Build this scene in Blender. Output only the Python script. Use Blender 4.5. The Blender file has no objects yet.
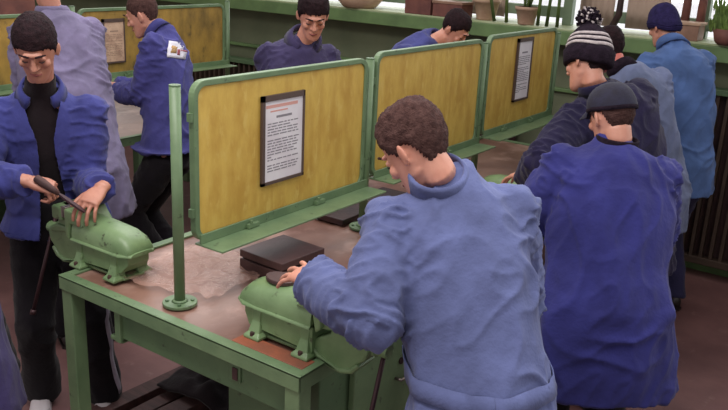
import bpy, bmesh, math, random
from mathutils import Vector, Matrix, noise
from mathutils.bvhtree import BVHTree
random.seed(7)
V = Vector
C = bpy.context.scene.collection
Z = V((0, 0, 1))

# ------------------------------------------------------------------ materials
def lin(c):
    return tuple(((x/255)/12.92 if x/255 <= .04045 else ((x/255+.055)/1.055)**2.4) for x in c)+(1,)

def mat(name, c, rough=.6, c2=None, scale=8, detail=4, bump=0., bscale=60, metal=0., stretch=(1, 1, 1), lo=.35, hi=.65,
        c3=None, s3=30, lo3=.6, hi3=.7, sheen=0., spec=.5, sss=0.):
    m = bpy.data.materials.new(name); m.use_nodes = True
    nt = m.node_tree; N = nt.nodes; L = nt.links
    b = N['Principled BSDF']
    b.inputs['Roughness'].default_value = rough; b.inputs['Metallic'].default_value = metal
    b.inputs['Specular IOR Level'].default_value = spec
    if sheen:
        b.inputs['Sheen Weight'].default_value = sheen
    if sss:
        b.inputs['Subsurface Weight'].default_value = sss
        b.inputs['Subsurface Radius'].default_value = (.02, .008, .004)
    tc = N.new('ShaderNodeTexCoord'); mp = N.new('ShaderNodeMapping')
    mp.inputs['Scale'].default_value = stretch
    L.new(tc.outputs['Object'], mp.inputs['Vector'])
    def nz(s, d=4):
        n = N.new('ShaderNodeTexNoise'); n.inputs['Scale'].default_value = s; n.inputs['Detail'].default_value = d
        n.inputs['Roughness'].default_value = .6
        L.new(mp.outputs[0], n.inputs['Vector']); return n
    def ramp(n, a, bb):
        r = N.new('ShaderNodeMapRange'); r.inputs['From Min'].default_value = a; r.inputs['From Max'].default_value = bb
        L.new(n.outputs['Fac'], r.inputs['Value']); return r
    def mix(fac, A, B):
        x = N.new('ShaderNodeMix'); x.data_type = 'RGBA'; L.new(fac.outputs[0], x.inputs[0])
        for i, q in ((6, A), (7, B)):
            if isinstance(q, tuple): x.inputs[i].default_value = q
            else: L.new(q, x.inputs[i])
        return x.outputs[2]
    col = lin(c)
    if c2: col = mix(ramp(nz(scale, detail), lo, hi), lin(c), lin(c2))
    if c3: col = mix(ramp(nz(s3, 6), lo3, hi3), col, lin(c3))
    if isinstance(col, tuple): b.inputs['Base Color'].default_value = col
    else: L.new(col, b.inputs['Base Color'])
    if bump:
        bp = N.new('ShaderNodeBump'); bp.inputs['Strength'].default_value = bump; bp.inputs['Distance'].default_value = .01
        L.new(nz(bscale, 3).outputs['Fac'], bp.inputs['Height']); L.new(bp.outputs[0], b.inputs['Normal'])
    return m

def cloth(name, c, c2=None):
    c2 = c2 or tuple(int(x*.82) for x in c)
    return mat(name, c, .9, c2, 5, 3, .35, 45, sheen=.10, spec=.15)

M = {}
M['green'] = mat('green_enamel', (110, 134, 98), .45, (92, 116, 84), 6, 5, .12, 30, c3=(66, 78, 58), s3=26, lo3=.63, hi3=.72)
M['vgreen'] = mat('vise_green_paint', (118, 144, 102), .4, (100, 126, 86), 9, 5, .15, 25, c3=(60, 66, 46), s3=22, lo3=.62, hi3=.70)
M['dgreen'] = mat('dull_green_paint', (92, 118, 84), .5, (76, 100, 72), 4, 5, .1, 30, c3=(52, 56, 44), s3=30, lo3=.62, hi3=.72)
M['board'] = mat('yellow_stained_board', (206, 174, 84), .55, (182, 144, 60), 9, 6, .12, 40, stretch=(1, 1.3, .55),
                 c3=(206, 178, 96), s3=20, lo3=.56, hi3=.72)
M['board_old'] = mat('worn_yellow_board', (172, 138, 62), .6, (122, 98, 46), 7, 6, .12, 40, stretch=(1, 1, .6),
                     c3=(90, 74, 42), s3=14, lo3=.6, hi3=.72)
M['top'] = mat('worn_bench_sheet', (140, 106, 92), .36, (106, 72, 62), 3.2, 6, .35, 6, stretch=(1, .7, 1),
               c3=(180, 146, 134), s3=4.5, lo3=.52, hi3=.72, spec=.8)
M['rust'] = mat('rust_stained_strip', (156, 88, 62), .55, (120, 76, 60), 8, 5, .2, 30)
M['floor'] = mat('worn_red_brown_floor', (128, 92, 90), .55, (102, 70, 70), 2.2, 6, .1, 20, c3=(142, 114, 110), s3=9, lo3=.6, hi3=.8)
M['wall'] = mat('olive_wall_paint', (112, 118, 92), .6, (98, 106, 82), 3, 5, .05, 30)
M['sill'] = mat('pale_sill_paint', (176, 186, 150), .45, (150, 166, 124), 5, 4)
M['sillgreen'] = mat('sill_edge_green', (104, 132, 84), .5, (88, 112, 72), 5, 4)
M['wframe'] = mat('window_frame_paint', (124, 142, 116), .5, (104, 122, 100), 5, 4)
M['black'] = mat('blackened_steel', (44, 32, 34), .45, (64, 44, 42), 12, 5, .15, 40, metal=.3)
M['block'] = mat('dark_steel_block', (58, 38, 40), .5, (76, 52, 50), 9, 5, .15, 40)
M['steel'] = mat('worn_steel', (150, 140, 136), .35, (110, 98, 92), 20, 4, metal=.8)
M['rod'] = mat('dark_steel_rod', (70, 48, 52), .4, metal=.5)
M['wood'] = mat('dark_scrap_wood', (84, 56, 54), .7, (56, 36, 36), 9, 5, .2, 30, stretch=(.3, 3, 3))
M['radiator'] = mat('brown_slat_paint', (74, 58, 48), .6, (58, 46, 38), 6, 4)
M['frame'] = mat('dark_notice_frame', (82, 66, 60), .5)
M['paper'] = mat('white_paper', (226, 224, 228), .5, (214, 208, 214), 6, 3)
M['oldpaper'] = mat('aged_paper', (206, 176, 150), .7, (178, 146, 124), 14, 5, c3=(150, 116, 98), s3=34, lo3=.58, hi3=.66)
M['ink'] = mat('grey_print', (132, 128, 134), .7)
M['redink'] = mat('red_print', (208, 156, 146), .7)
M['brownink'] = mat('brown_print', (150, 124, 106), .7)
M['skin'] = mat('skin', (204, 148, 128), .5, (192, 132, 112), 14, 4, .05, 120, sss=.05)
M['skin_dark'] = mat('olive_skin', (186, 132, 112), .5, (172, 116, 98), 14, 4, .05, 120, sss=.05)
M['skin_red'] = mat('flushed_skin', (208, 116, 104), .5)
M['lip'] = mat('lips', (150, 84, 80), .5)
M['hair_black'] = mat('dark_hair', (44, 28, 32), .8, (26, 16, 20), 60, 4, .6, 160, spec=.15)
M['hair_brown'] = mat('brown_hair', (84, 60, 56), .8, (58, 38, 36), 50, 4, .7, 160, spec=.15)
M['eye'] = mat('dark_lashes', (40, 22, 22), .5)
M['navy_knit'] = mat('navy_knit', (36, 32, 66), .95, (48, 42, 84), 40, 3, .5, 110, spec=.15)
M['black_knit'] = mat('black_knit', (28, 20, 30), .95, (40, 30, 42), 40, 3, .6, 110, spec=.15)
M['white_knit'] = mat('white_knit', (196, 186, 186), .95, (168, 158, 160), 40, 3, .5, 110)
M['cap'] = mat('black_cap_cotton', (34, 34, 56), .85, (26, 24, 40), 20, 3, .2, 90)
M['black_cloth'] = cloth('black_trouser_cloth', (26, 22, 28))
M['black_shirt'] = cloth('black_knit_shirt', (34, 26, 30))
M['white_cloth'] = cloth('white_stripe_cloth', (176, 168, 186))
M['shoe'] = mat('black_leather', (32, 26, 28), .4)
M['white_shoe'] = mat('white_trainer', (190, 182, 186), .5)
M['leaf'] = mat('long_green_leaf', (92, 112, 56), .5, (66, 84, 44), 9, 3)
M['cactus'] = mat('dense_green_plant', (104, 128, 58), .8, (70, 92, 40), 20, 4, .4, 40)
M['terra'] = mat('pale_clay', (186, 158, 134), .7, (160, 128, 106), 8, 4)
M['brownbox'] = mat('brown_carton', (122, 76, 66), .7, (96, 58, 54), 8, 4)
M['woodbox'] = mat('light_wood', (152, 118, 98), .6, (128, 96, 80), 8, 4)
M['curtain'] = mat('beige_curtain', (176, 158, 150), .9, (158, 140, 134), 5, 3, .2, 60)
_n = M['curtain'].node_tree; _t = _n.nodes.new('ShaderNodeBsdfTranslucent'); _t.inputs[0].default_value = lin((190, 168, 150)); _x = _n.nodes.new('ShaderNodeMixShader'); _x.inputs[0].default_value = .45
_n.links.new(_n.nodes['Principled BSDF'].outputs[0], _x.inputs[1]); _n.links.new(_t.outputs[0], _x.inputs[2]); _n.links.new(_x.outputs[0], _n.nodes['Material Output'].inputs[0])
M['snow'] = mat('snow', (236, 238, 244), .8)
M['badge_white'] = mat('badge_white', (216, 214, 226), .7)
M['badge_red'] = mat('badge_red', (150, 74, 84), .7)
M['badge_gold'] = mat('badge_gold', (176, 140, 90), .7)
M['grey_cab'] = mat('grey_green_cabinet', (104, 108, 96), .5, (86, 90, 82), 5, 4)
M['glass'] = bpy.data.materials.new('window_glass'); M['glass'].use_nodes = True
nt = M['glass'].node_tree
g = nt.nodes['Principled BSDF']; nt.nodes.remove(g)
tr = nt.nodes.new('ShaderNodeBsdfTransparent'); gl = nt.nodes.new('ShaderNodeBsdfGlossy'); mx = nt.nodes.new('ShaderNodeMixShader')
gl.inputs['Roughness'].default_value = .05; mx.inputs[0].default_value = .06
nt.links.new(tr.outputs[0], mx.inputs[1]); nt.links.new(gl.outputs[0], mx.inputs[2])
nt.links.new(mx.outputs[0], nt.nodes['Material Output'].inputs[0])

# ------------------------------------------------------------------ object helpers
def tag(o, label=None, cat=None, group=None, kind=None):
    if label: o['label'] = label
    if cat: o['category'] = cat
    if group: o['group'] = group
    if kind: o['kind'] = kind
    return o

def thing(name, label, cat, loc=(0, 0, 0), rotz=0, group=None):
    o = bpy.data.objects.new(name, None); C.objects.link(o)
    o.empty_display_size = .1
    o.location = loc; o.rotation_euler = (0, 0, rotz)
    return tag(o, label, cat, group)

def obj(name, bm, m, parent=None, smooth=False, bevel=0, world=False):
    """link the bmesh as one object; world=True: vertices are world coordinates, parent sits elsewhere"""
    bmesh.ops.recalc_face_normals(bm, faces=bm.faces[:])
    me = bpy.data.meshes.new(name); bm.to_mesh(me); bm.free()
    return obj_me(name, me, m, parent, smooth, bevel, world)

def obj_me(name, me, m, parent=None, smooth=False, bevel=0, world=False):
    o = bpy.data.objects.new(name, me); C.objects.link(o)
    for mm in (m if isinstance(m, (list, tuple)) else [m]): me.materials.append(mm)
    if smooth:
        for p in me.polygons: p.use_smooth = True
    if bevel:
        b = o.modifiers.new('bevel', 'BEVEL'); b.width = bevel; b.segments = 2; b.limit_method = 'ANGLE'
        b.angle_limit = math.radians(40)
    if parent is not None:
        o.parent = parent
        if world: me.transform(world_of(parent).inverted())
    return o

def world_of(p):
    m = Matrix.Identity(4)
    while p is not None:
        m = Matrix.LocRotScale(p.location, p.rotation_euler, p.scale) @ m; p = p.parent
    return m

def dup(o, parent=None):
    c = o.copy(); C.objects.link(c); c.parent = parent
    for ch in list(o.children): dup(ch, c)
    return c

def B(): return bmesh.new()

def box(bm, lo, hi, mtx=None):
    vs = [bm.verts.new((x, y, z)) for x in (lo[0], hi[0]) for y in (lo[1], hi[1]) for z in (lo[2], hi[2])]
    if mtx:
        for v in vs: v.co = mtx @ v.co
    for f in ((0, 1, 3, 2), (4, 6, 7, 5), (0, 4, 5, 1), (2, 3, 7, 6), (0, 2, 6, 4), (1, 5, 7, 3)):
        bm.faces.new([vs[i] for i in f])
    return bm

def loft(bm, rings, cap=True):
    """rings: lists of points, same count"""
    R = [[bm.verts.new(p) for p in r] for r in rings]
    n = len(R[0])
    for a, b in zip(R, R[1:]):
        for i in range(n): bm.faces.new((a[i], a[(i+1) % n], b[(i+1) % n], b[i]))
    if cap:
        bm.faces.new(R[0][::-1]); bm.faces.new(R[-1])
    return bm

def ell(c, a, b, n=20, p=2.0):
    out = []
    for i in range(n):
        t = 2*math.pi*i/n; ct, st = math.cos(t), math.sin(t)
        out.append(c+a*(math.copysign(abs(ct)**(2/p), ct))+b*(math.copysign(abs(st)**(2/p), st)))
    return out

def frame_of(d):
    d = d.normalized(); up = Z if abs(d.z) < .9 else V((0, 1, 0))
    a = d.cross(up).normalized(); return a, a.cross(d).normalized()

def tube(bm, pts, r, n=10, cap=True, rounded=False):
    pts = [V(p) for p in pts]
    rs = r if isinstance(r, (list, tuple)) else [r]*len(pts)
    if rounded:
        d0 = (pts[0]-pts[1]).normalized(); d1 = (pts[-1]-pts[-2]).normalized()
        pts = [pts[0]+d0*rs[0]*.95, pts[0]+d0*rs[0]*.6]+pts+[pts[-1]+d1*rs[-1]*.6, pts[-1]+d1*rs[-1]*.95]
        rs = [rs[0]*.3, rs[0]*.8]+list(rs)+[rs[-1]*.8, rs[-1]*.3]
    rings = []; a0 = None
    for i, p in enumerate(pts):
        d = (pts[min(i+1, len(pts)-1)]-pts[max(i-1, 0)]).normalized()
        if a0 is None: a, b = frame_of(d)
        else:
            a = (a0-d*a0.dot(d)).normalized(); b = a.cross(d).normalized()
        a0 = a
        rings.append(ell(p, a*rs[i], b*rs[i], n))
    return loft(bm, rings, cap)

def ball(bm, c, r, sub=2, mtx=None):
    r = (r, r, r) if not isinstance(r, (tuple, list)) else r
    m = Matrix.Translation(c) @ (mtx.to_4x4() if mtx else Matrix.Identity(4)) @ Matrix.Diagonal((*r, 1))
    bmesh.ops.create_icosphere(bm, subdivisions=sub, radius=1, matrix=m)
    return bm

def prism(bm, poly, axis, lo, hi):
    """poly of 2D points in the plane perpendicular to axis (0:x -> (y,z); 1:y -> (x,z); 2:z -> (x,y))"""
    def P(u, v, w): return {0: (w, u, v), 1: (u, w, v), 2: (u, v, w)}[axis]
    return loft(bm, [[P(u, v, lo) for u, v in poly], [P(u, v, hi) for u, v in poly]])

def remeshed(bm, voxel, smooth=2, factor=.5):
    me = bpy.data.meshes.new('t'); bm.to_mesh(me); bm.free()
    o = bpy.data.objects.new('t', me); C.objects.link(o)
    r = o.modifiers.new('r', 'REMESH'); r.mode = 'VOXEL'; r.voxel_size = voxel; r.adaptivity = 0
    if smooth:
        s = o.modifiers.new('s', 'SMOOTH'); s.iterations = smooth; s.factor = factor
    dg = bpy.context.evaluated_depsgraph_get()
    out = bpy.data.meshes.new_from_object(o.evaluated_get(dg))
    bpy.data.objects.remove(o); bpy.data.meshes.remove(me)
    return out

# ------------------------------------------------------------------ camera
cam = bpy.data.cameras.new('camera'); co = bpy.data.objects.new('camera', cam); C.objects.link(co)
yaw, pit, rol = [math.radians(x) for x in (34.635, 17.606, 2.811)]
d = V((-math.sin(yaw)*math.cos(pit), math.cos(yaw)*math.cos(pit), -math.sin(pit)))
r0 = V((math.cos(yaw), math.sin(yaw), 0)); u0 = r0.cross(d)
rr = math.cos(rol)*r0+math.sin(rol)*u0; uu = -math.sin(rol)*r0+math.cos(rol)*u0
co.matrix_world = Matrix(((rr.x, uu.x, -d.x, 0), (rr.y, uu.y, -d.y, 0), (rr.z, uu.z, -d.z, 2.1), (0, 0, 0, 1)))
cam.sensor_width = 36; cam.lens = 809.15/728*36; cam.clip_start = .05
bpy.context.scene.camera = co

# ------------------------------------------------------------------ room
def struct(name, bm, m, bevel=0, parent=None):
    return tag(obj(name, bm, m, parent, bevel=bevel), kind='structure') if parent is None else obj(name, bm, m, parent, bevel=bevel)
XL, XR, YB = -9.5, 1.6, 5.9
struct('floor', box(B(), (XL, -1.2, -.1), (XR, YB, 0)), M['floor'])
w = B(); box(w, (XL, YB, 0), (XR, YB+.25, 1.52)); box(w, (XL, YB, 2.75), (XR, YB+.25, 3.3))
struct('wall_back', w, M['wall'])
struct('wall_left', box(B(), (XL-.2, -1.2, 0), (XL, YB, 3.3)), M['wall'])
struct('wall_right', box(B(), (XR, 1.0, 0), (XR+.2, YB, 1.2)), M['wall'])
# sill, thick green edge and pale top
s = tag(obj('trim_1', box(B(), (XL, 5.64, 1.50), (XR, 5.95, 1.60)), M['sillgreen'], bevel=.006), kind='structure')
s = tag(obj('trim_2', box(B(), (XL, 5.65, 1.60), (XR, 6.15, 1.615)), M['sill'], bevel=.003), kind='structure')
tag(obj('trim_3', box(B(), (XL, 5.86, 1.13), (XR, 5.90, 1.16)), M['sillgreen'], bevel=.006), kind='structure')
struct('baseboard_back', box(B(), (XL, 5.87, 0), (XR, 5.90, .12)), M['sillgreen'])
# windows
def window(n, x0, x1, rails=True):
    e = bpy.data.objects.new('window_%d' % n, None); C.objects.link(e); e['kind'] = 'structure'; e.location = (x0, 5.98, 1.615)
    wd = x1-x0; h = 1.14; f = B()
    for z0, z1 in ((.05, .13), (h-.08, h)): box(f, (0, 0, z0), (wd, .06, z1))
    k = max(1, round(wd/.9))
    for i in range(k+1):
        x = wd*i/k; box(f, (x-.035, -.004, 0), (x+.035, .064, h))
    obj('window_frame', f, M['wframe'], e, bevel=.004)
    obj('glass', box(B(), (.03, .027, .08), (wd-.03, .031, h-.06)), M['glass'], e)
window(1, -9.4, -6.4); window(2, -6.3, -4.35); window(3, -4.25, -2.36); window(4, -2.22, -.55); window(5, -.45, 1.5)
struct('ground_outside', box(B(), (-30, 6.6, -.6), (20, 60, -.5)), M['snow'])

# slatted radiator covers under the sill
def radiator(x0, x1, label, H=1.21):
    t = thing('radiator_cover', label, 'radiator', (x0, 5.72, 0), 0, 'slatted radiator covers along the back wall')
    wd = x1-x0
    obj('top_rail', box(B(), (0, -.02, H-.04), (wd, .10, H)), M['dgreen'], t, bevel=.004)
    obj('bottom_rail', box(B(), (0, -.01, .10), (wd, .07, .15)), M['radiator'], t, bevel=.004)
    sl = B(); n = int(wd/.065)
    for i in range(n):
        x = .02+i*(wd-.06)/(n-1); box(sl, (x, 0, .15), (x+.022, .045, H-.04))
    obj('slat_panel', sl, M['radiator'], t)
    obj('backing', box(B(), (0, .09, .1), (wd, .11, H-.04)), M['block'], t)
    for x in (.1, wd-.14): obj('leg', box(B(), (x, 0, 0), (x+.04, .05, .10)), M['radiator'], t)
radiator(-6.4, -4.6, 'brown slatted radiator cover behind the far yellow divider', 1.03)
radiator(-4.5, -2.6, 'brown slatted radiator cover below the middle of the long sill', 1.03)
radiator(-1.9, .2, 'brown slatted radiator cover at the right edge beside the boy in the beanie', 1.32)

# ------------------------------------------------------------------ workbenches
def bench(x0, x1, y0, y1, label, m, near):
    t = thing('workbench', label, 'workbench', ((x0+x1)/2, y0, 0), 0, None)
    wx = (x1-x0)/2; ly = y1-y0
    s = B(); bmesh.ops.create_grid(s, x_segments=60, y_segments=150, size=1)
    for v in s.verts:
        x, y = v.co.x*(wx-.035), (v.co.y+1)/2*(ly-.06)+.03
        z = .842+.004*noise.noise(V((x*3, y*2.2, 1)))+.003*noise.noise(V((x*11, y*6, 4)))
        v.co = (x, y, z)
    obj('bench_sheet', s, m, t, smooth=True)
    r = B(); T = .852
    for (a, b_) in (((-wx, 0), (wx, .04)), ((-wx, ly-.04), (wx, ly)), ((-wx, .04), (-wx+.04, ly-.04)), ((wx-.04, .04), (wx, ly-.04))):
        box(r, (a[0], a[1], .843), (b_[0], b_[1], T))
    for (a, b_) in (((-wx, 0), (wx, .006)), ((-wx, ly-.006), (wx, ly)), ((-wx, 0), (-wx+.006, ly)), ((wx-.006, 0), (wx, ly))):
        box(r, (a[0], a[1], .795), (b_[0], b_[1], T-.001))
    obj('rim', r, M['green'], t, bevel=.002)
    obj('underframe', box(B(), (-wx+.03, .03, .80), (wx-.03, ly-.03, .832)), M['dgreen'], t)
    for y in (.006, ly*.5, ly-.066):
        for sx in (-1, 1):
            a = sx*(wx-.006); b_ = sx*(wx-.066)
            obj('leg', box(B(), (min(a, b_), y, 0), (max(a, b_), y+.06, .80)), M['green'], t, bevel=.004)
    ap = obj('apron', box(B(), (-wx+.32, .035, .675), (wx-.07, .055, .785)), M['dgreen'], t, bevel=.003)
    b_ = B(); box(b_, (-wx+.30, .02, .66), (-wx+.33, .07, .80)); box(b_, (-wx+.26, .03, .655), (-wx+.33, .07, .672))
    obj('bracket', b_, M['green'], t, bevel=.003)
    lp = B(); box(lp, (wx-.325, .028, .715), (wx-.275, .036, .775)); lk = obj('lock_plate', lp, M['dgreen'], t, bevel=.002); obj('key_opening', box(B(), (wx-.308, .024, .722), (wx-.286, .030, .766)), M['block'], lk)
    return t
bench(-2.58, -1.375, 1.695, 5.2, 'long green steel workbench with worn reddish top in the foreground', M['top'], True)
bench(-5.4, -4.2, 1.9, 4.95, 'far green workbench behind the left boys, carrying the old stained divider', M['top'], False)
rs = B(); box(rs, (-1.70, 1.735, .8465), (-1.40, 1.80, .8535))
tag(obj('metal_strip', rs, M['rust'], bevel=.002), 'rust coloured strip lying on the bench edge under the right vise', 'strip')

# cabinet below the bench
t = thing('drawer_cabinet', 'green steel cabinet with bow handle under the right side of the near bench', 'cabinet', (-1.62, 1.84, 0))
obj('body', box(B(), (-.2, 0, .02), (.21, .95, .79)), M['dgreen'], t, bevel=.004)
dr = obj('door', box(B(), (.212, .16, .06), (.236, .93, .775)), M['green'], t, bevel=.004)
h = B(); tube(h, [(.236, .42, .60), (.262, .42, .60), (.266, .45, .60), (.266, .50, .60), (.262, .53, .60), (.236, .53, .60)], .006, 8)
obj('handle', h, M['steel'], dr, smooth=True)
h = B(); tube(h, [(.236, .45, .66), (.242, .45, .66)], .014, 12); obj('keyhole', h, M['black'], dr)

# scrap on the floor under the bench
scr = [((-2.76, 1.90, .03), (-2.70, 3.3, .03), .045, .03), ((-2.60, 1.98, .035), (-2.58, 3.2, .035), .04, .035), ((-2.47, 2.0, .05), (-2.36, 3.4, .05), .05, .05),
       ((-2.28, 2.02, .03), (-2.14, 3.3, .03), .045, .03), ((-2.10, 1.95, .06), (-1.98, 2.9, .06), .05, .06), ((-1.96, 2.0, .04), (-1.88, 3.2, .04), .03, .04)]
lab = ['leftmost dark plank of the scrap on the floor below the bench', 'second dark plank from the left in the scrap below the bench', 'broad dark plank under the crumpled rag below the bench',
       'flat dark plank right of the rag in the scrap below the bench', 'thickest dark beam of the scrap below the bench', 'rightmost dark plank of the scrap, nearest the green cabinet']
for (a, b_, hw, hh), l in zip(scr, lab):
    a, b_ = V(a), V(b_); dd = (b_-a); sd = dd.cross(Z).normalized()*hw; up = V((0, 0, hh))
    s = B(); loft(s, [[p+sd+up, p-sd+up, p-sd-up, p+sd-up] for p in (a, b_)])
    tag(obj('scrap_plank', s, M['wood'], bevel=.004), l, 'plank', 'dark scrap planks under the near bench')
s = B(); bmesh.ops.create_grid(s, x_segments=40, y_segments=30, size=1)
for v in s.verts:
    x, y = v.co.x*.3, v.co.y*.2; r = max(0, 1-(v.co.x**2+v.co.y**2)*.7)
    v.co = (-2.42+x*.8, 2.42+y, .115+.07*r*(1+noise.noise(V((x*9, y*9, 3)))*1.4))
bmesh.ops.solidify(s, geom=s.faces[:], thickness=.01)
tag(obj('work_rag', s, M['black_shirt'], smooth=True), 'crumpled dark rag on the scrap planks under the bench', 'rag')

# ------------------------------------------------------------------ divider posts and screens
def post(x, y, label, grp, zb=.85):
    t = thing('divider_post', label, 'post', (x, y, zb), 0, grp)
    p = B(); tube(p, [(0, 0, .008), (0, 0, .785)], .0195, 20)
    obj('pole', p, M['green'], t, smooth=True)
    cpm = B(); tube(cpm, [(0, 0, .785), (0, 0, .79)], .020, 20); obj('end_cap', cpm, M['dgreen'], t)
    f = B(); tube(f, [(0, 0, -.002), (0, 0, .009)], .062, 28)
    fl = obj('flange', f, M['green'], t, bevel=.002)
    w_ = B(); tube(w_, [(0, 0, .009), (0, 0, .016)], [.03, .022], 20); obj('weld_ring', w_, M['green'], fl, smooth=True)
    for k in range(4):
        a = math.pi/4+k*math.pi/2; q = B(); tube(q, [(.045*math.cos(a), .045*math.sin(a), .009), (.045*math.cos(a), .045*math.sin(a), .015)], .007, 6)
        obj('bolt', q, M['dgreen'], fl)
    return t
XP = -2.045
pg = 'green tube posts along the near bench'
for y, l in ((1.825, 'green tube post nearest the camera, standing free at the left end of the dividers'),
             (2.955, 'green tube post between the first and second yellow screens, behind the central boy'),
             (4.045, 'green tube post between the second and third yellow screens'),
             (5.065, 'green tube post at the far end of the near bench dividers')):
    post(XP, y, l, pg)
XB = -4.8
for y, l in ((2.40, 'far bench green post hidden behind the left boys'), (3.40, 'far bench green post behind the boy with the badge'), (4.86, 'far bench green post at the right end of the old divider')):
    post(XB, y, l, 'green tube posts along the far bench')

def rrect(y0, y1, z0, z1, r, n=6):
    pts = []
    for cy, cz, a0 in ((y1-r, z0+r, -90), (y1-r, z1-r, 0), (y0+r, z1-r, 90), (y0+r, z0+r, 180)):
        for i in range(n+1):
            a = math.radians(a0+90*i/n); pts.append((cy+r*math.cos(a), cz+r*math.sin(a)))
    return pts

def screen(x, y0, y1, z0, z1, label, mb, grp):
    yc = (y0+y1)/2
    t = thing('divider_screen', label, 'screen', (x, yc, z0), 0, grp)
    w_ = (y1-y0)/2; h = z1-z0; r = .055
    outer = rrect(-w_, w_, 0, h, r); inner = rrect(-w_+.022, w_-.022, .022, h-.022, r-.018)
    f = B()
    n = len(outer)
    ring = []
    for (o, x_) in ((outer, -.014), (outer, .014), (inner, .014), (inner, -.014)):
        ring.append([f.verts.new((x_, p[0], p[1])) for p in o])
    for a in range(4):
        A_, B_ = ring[a], ring[(a+1) % 4]
        for i in range(n): f.faces.new((A_[i], A_[(i+1) % n], B_[(i+1) % n], B_[i]))
    obj('frame', f, M['green'], t, bevel=.003)
    pb = B(); prism(pb, rrect(-w_+.018, w_-.018, .018, h-.018, r-.018), 0, -.006, .006)
    obj('board', pb, mb, t)
    lg = B()
    box(lg, (-.014, -w_+.02, -.014), (.125, w_+.03, -.006)); box(lg, (.010, -w_+.02, -.006), (.018, w_+.03, .03))
    obj('ledge', lg, M['green'], t, bevel=.002)
    for yy in (-w_*.45, w_*.35):
        c_ = B(); box(c_, (.018, yy-.03, -.004), (.034, yy+.03, .014)); tube(c_, [(.03, yy-.012, .012), (.03, yy-.012, .028)], .007, 8)
        obj('clip', c_, M['green'], t, bevel=.002)
    for yy, zz in ((-w_-.012, .10), (-w_-.012, h-.14), (w_-.012, .10), (w_-.012, h-.14)):
        obj('mounting_lug', box(B(), (-.010, yy, zz), (.010, yy+.024, zz+.03)), M['green'], t)
    return t
sg = 'yellow divider screens on the near bench'
screen(XP, 1.895, 2.925, 1.06, 1.645, 'near yellow divider screen with framed notice, closest of the row', M['board'], sg)
screen(XP, 2.99, 4.015, 1.085, 1.662, 'middle yellow divider screen without any notice, behind the brown haired boy', M['board'], sg)
screen(XP, 4.08, 5.03, 1.11, 1.675, 'farthest yellow divider screen of the near bench with narrow white sheet', M['board'], sg)
sg2 = 'old yellow divider screens on the far bench'
screen(XB, 2.44, 3.36, 1.14, 1.60, 'old yellow screen on the far bench seen at the left edge', M['board_old'], sg2)
screen(XB, 3.44, 4.82, 1.14, 1.62, 'old stained yellow screen on the far bench behind the boy with the badge', M['board_old'], sg2)

# notices
def notice(x, y, zc, w_, h, label, framed=True, mp='paper', tilt=0):
    t = thing('framed_notice' if framed else 'paper_sheet', label, 'notice', (x, y, zc), 0)
    t.rotation_euler = (tilt, 0, 0)
    if framed:
        f = B()
        for a, b_ in (((-w_/2, -h/2), (w_/2, -h/2+.012)), ((-w_/2, h/2-.022), (w_/2, h/2)), ((-w_/2, -h/2), (-w_/2+.016, h/2)), ((w_/2-.008, -h/2), (w_/2, h/2))):
            box(f, (0, a[0], a[1]), (.012, b_[0], b_[1]))
        obj('frame', f, M['frame'], t)
    pp = B(); box(pp, (0, -w_/2+.004, -h/2+.004), (.006, w_/2-.004, h/2-.004)); sh = obj('sheet', pp, M[mp], t)
    tx = B(); hd = B()
    top = h/2-.05
    if mp == 'paper' and w_ > .23:
        box(hd, (.006, -w_*.40, top), (.0068, w_*.34, top+.012)); box(hd, (.006, -w_*.3, top-.016), (.0068, w_*.1, top-.010))
        obj('heading', hd, M['redink'], sh)
    n = int((h-.1)/.011)
    for i in range(n):
        z = top-.03-i*.011
        if z < -h/2+.05: break
        yy = -w_*.36
        if i == 1: box(tx, (.006, -w_*.16, z), (.0068, w_*.2, z+.009)); continue
        if i in (0, 2) or i % 9 == 8: continue
        while yy < w_*.34:
            l_ = random.uniform(.012, .04); e = min(yy+l_, w_*.38)
            box(tx, (.006, yy, z), (.0068, e, z+.0045)); yy = e+.006
            if random.random() < .06: break
    obj('print', tx, M['ink' if mp == 'paper' else 'brownink'], sh)
    return t
notice(XP+.008, 2.36, 1.378, .25, .35, 'framed printed notice with grey text lines on the nearest yellow screen')
notice(XP+.008, 4.55, 1.45, .21, .375, 'narrow white printed sheet on the farthest yellow screen of the near bench')
notice(XB+.008, 3.72, 1.39, .19, .31, 'faded beige paper sheet on the old yellow screen of the far bench', True, 'oldpaper')

# ------------------------------------------------------------------ bench vise (local +x = jaw side)
def arch(cx, hw, zb, zt, n=24):
    pts = []
    for i in range(n+1):
        a = math.pi*i/n
        c_, s_ = math.cos(a), math.sin(a)
        pts.append(V((cx, hw*math.copysign(abs(c_)**.75, c_), zb+(zt-zb)*abs(s_)**.7)))
    return pts

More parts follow.
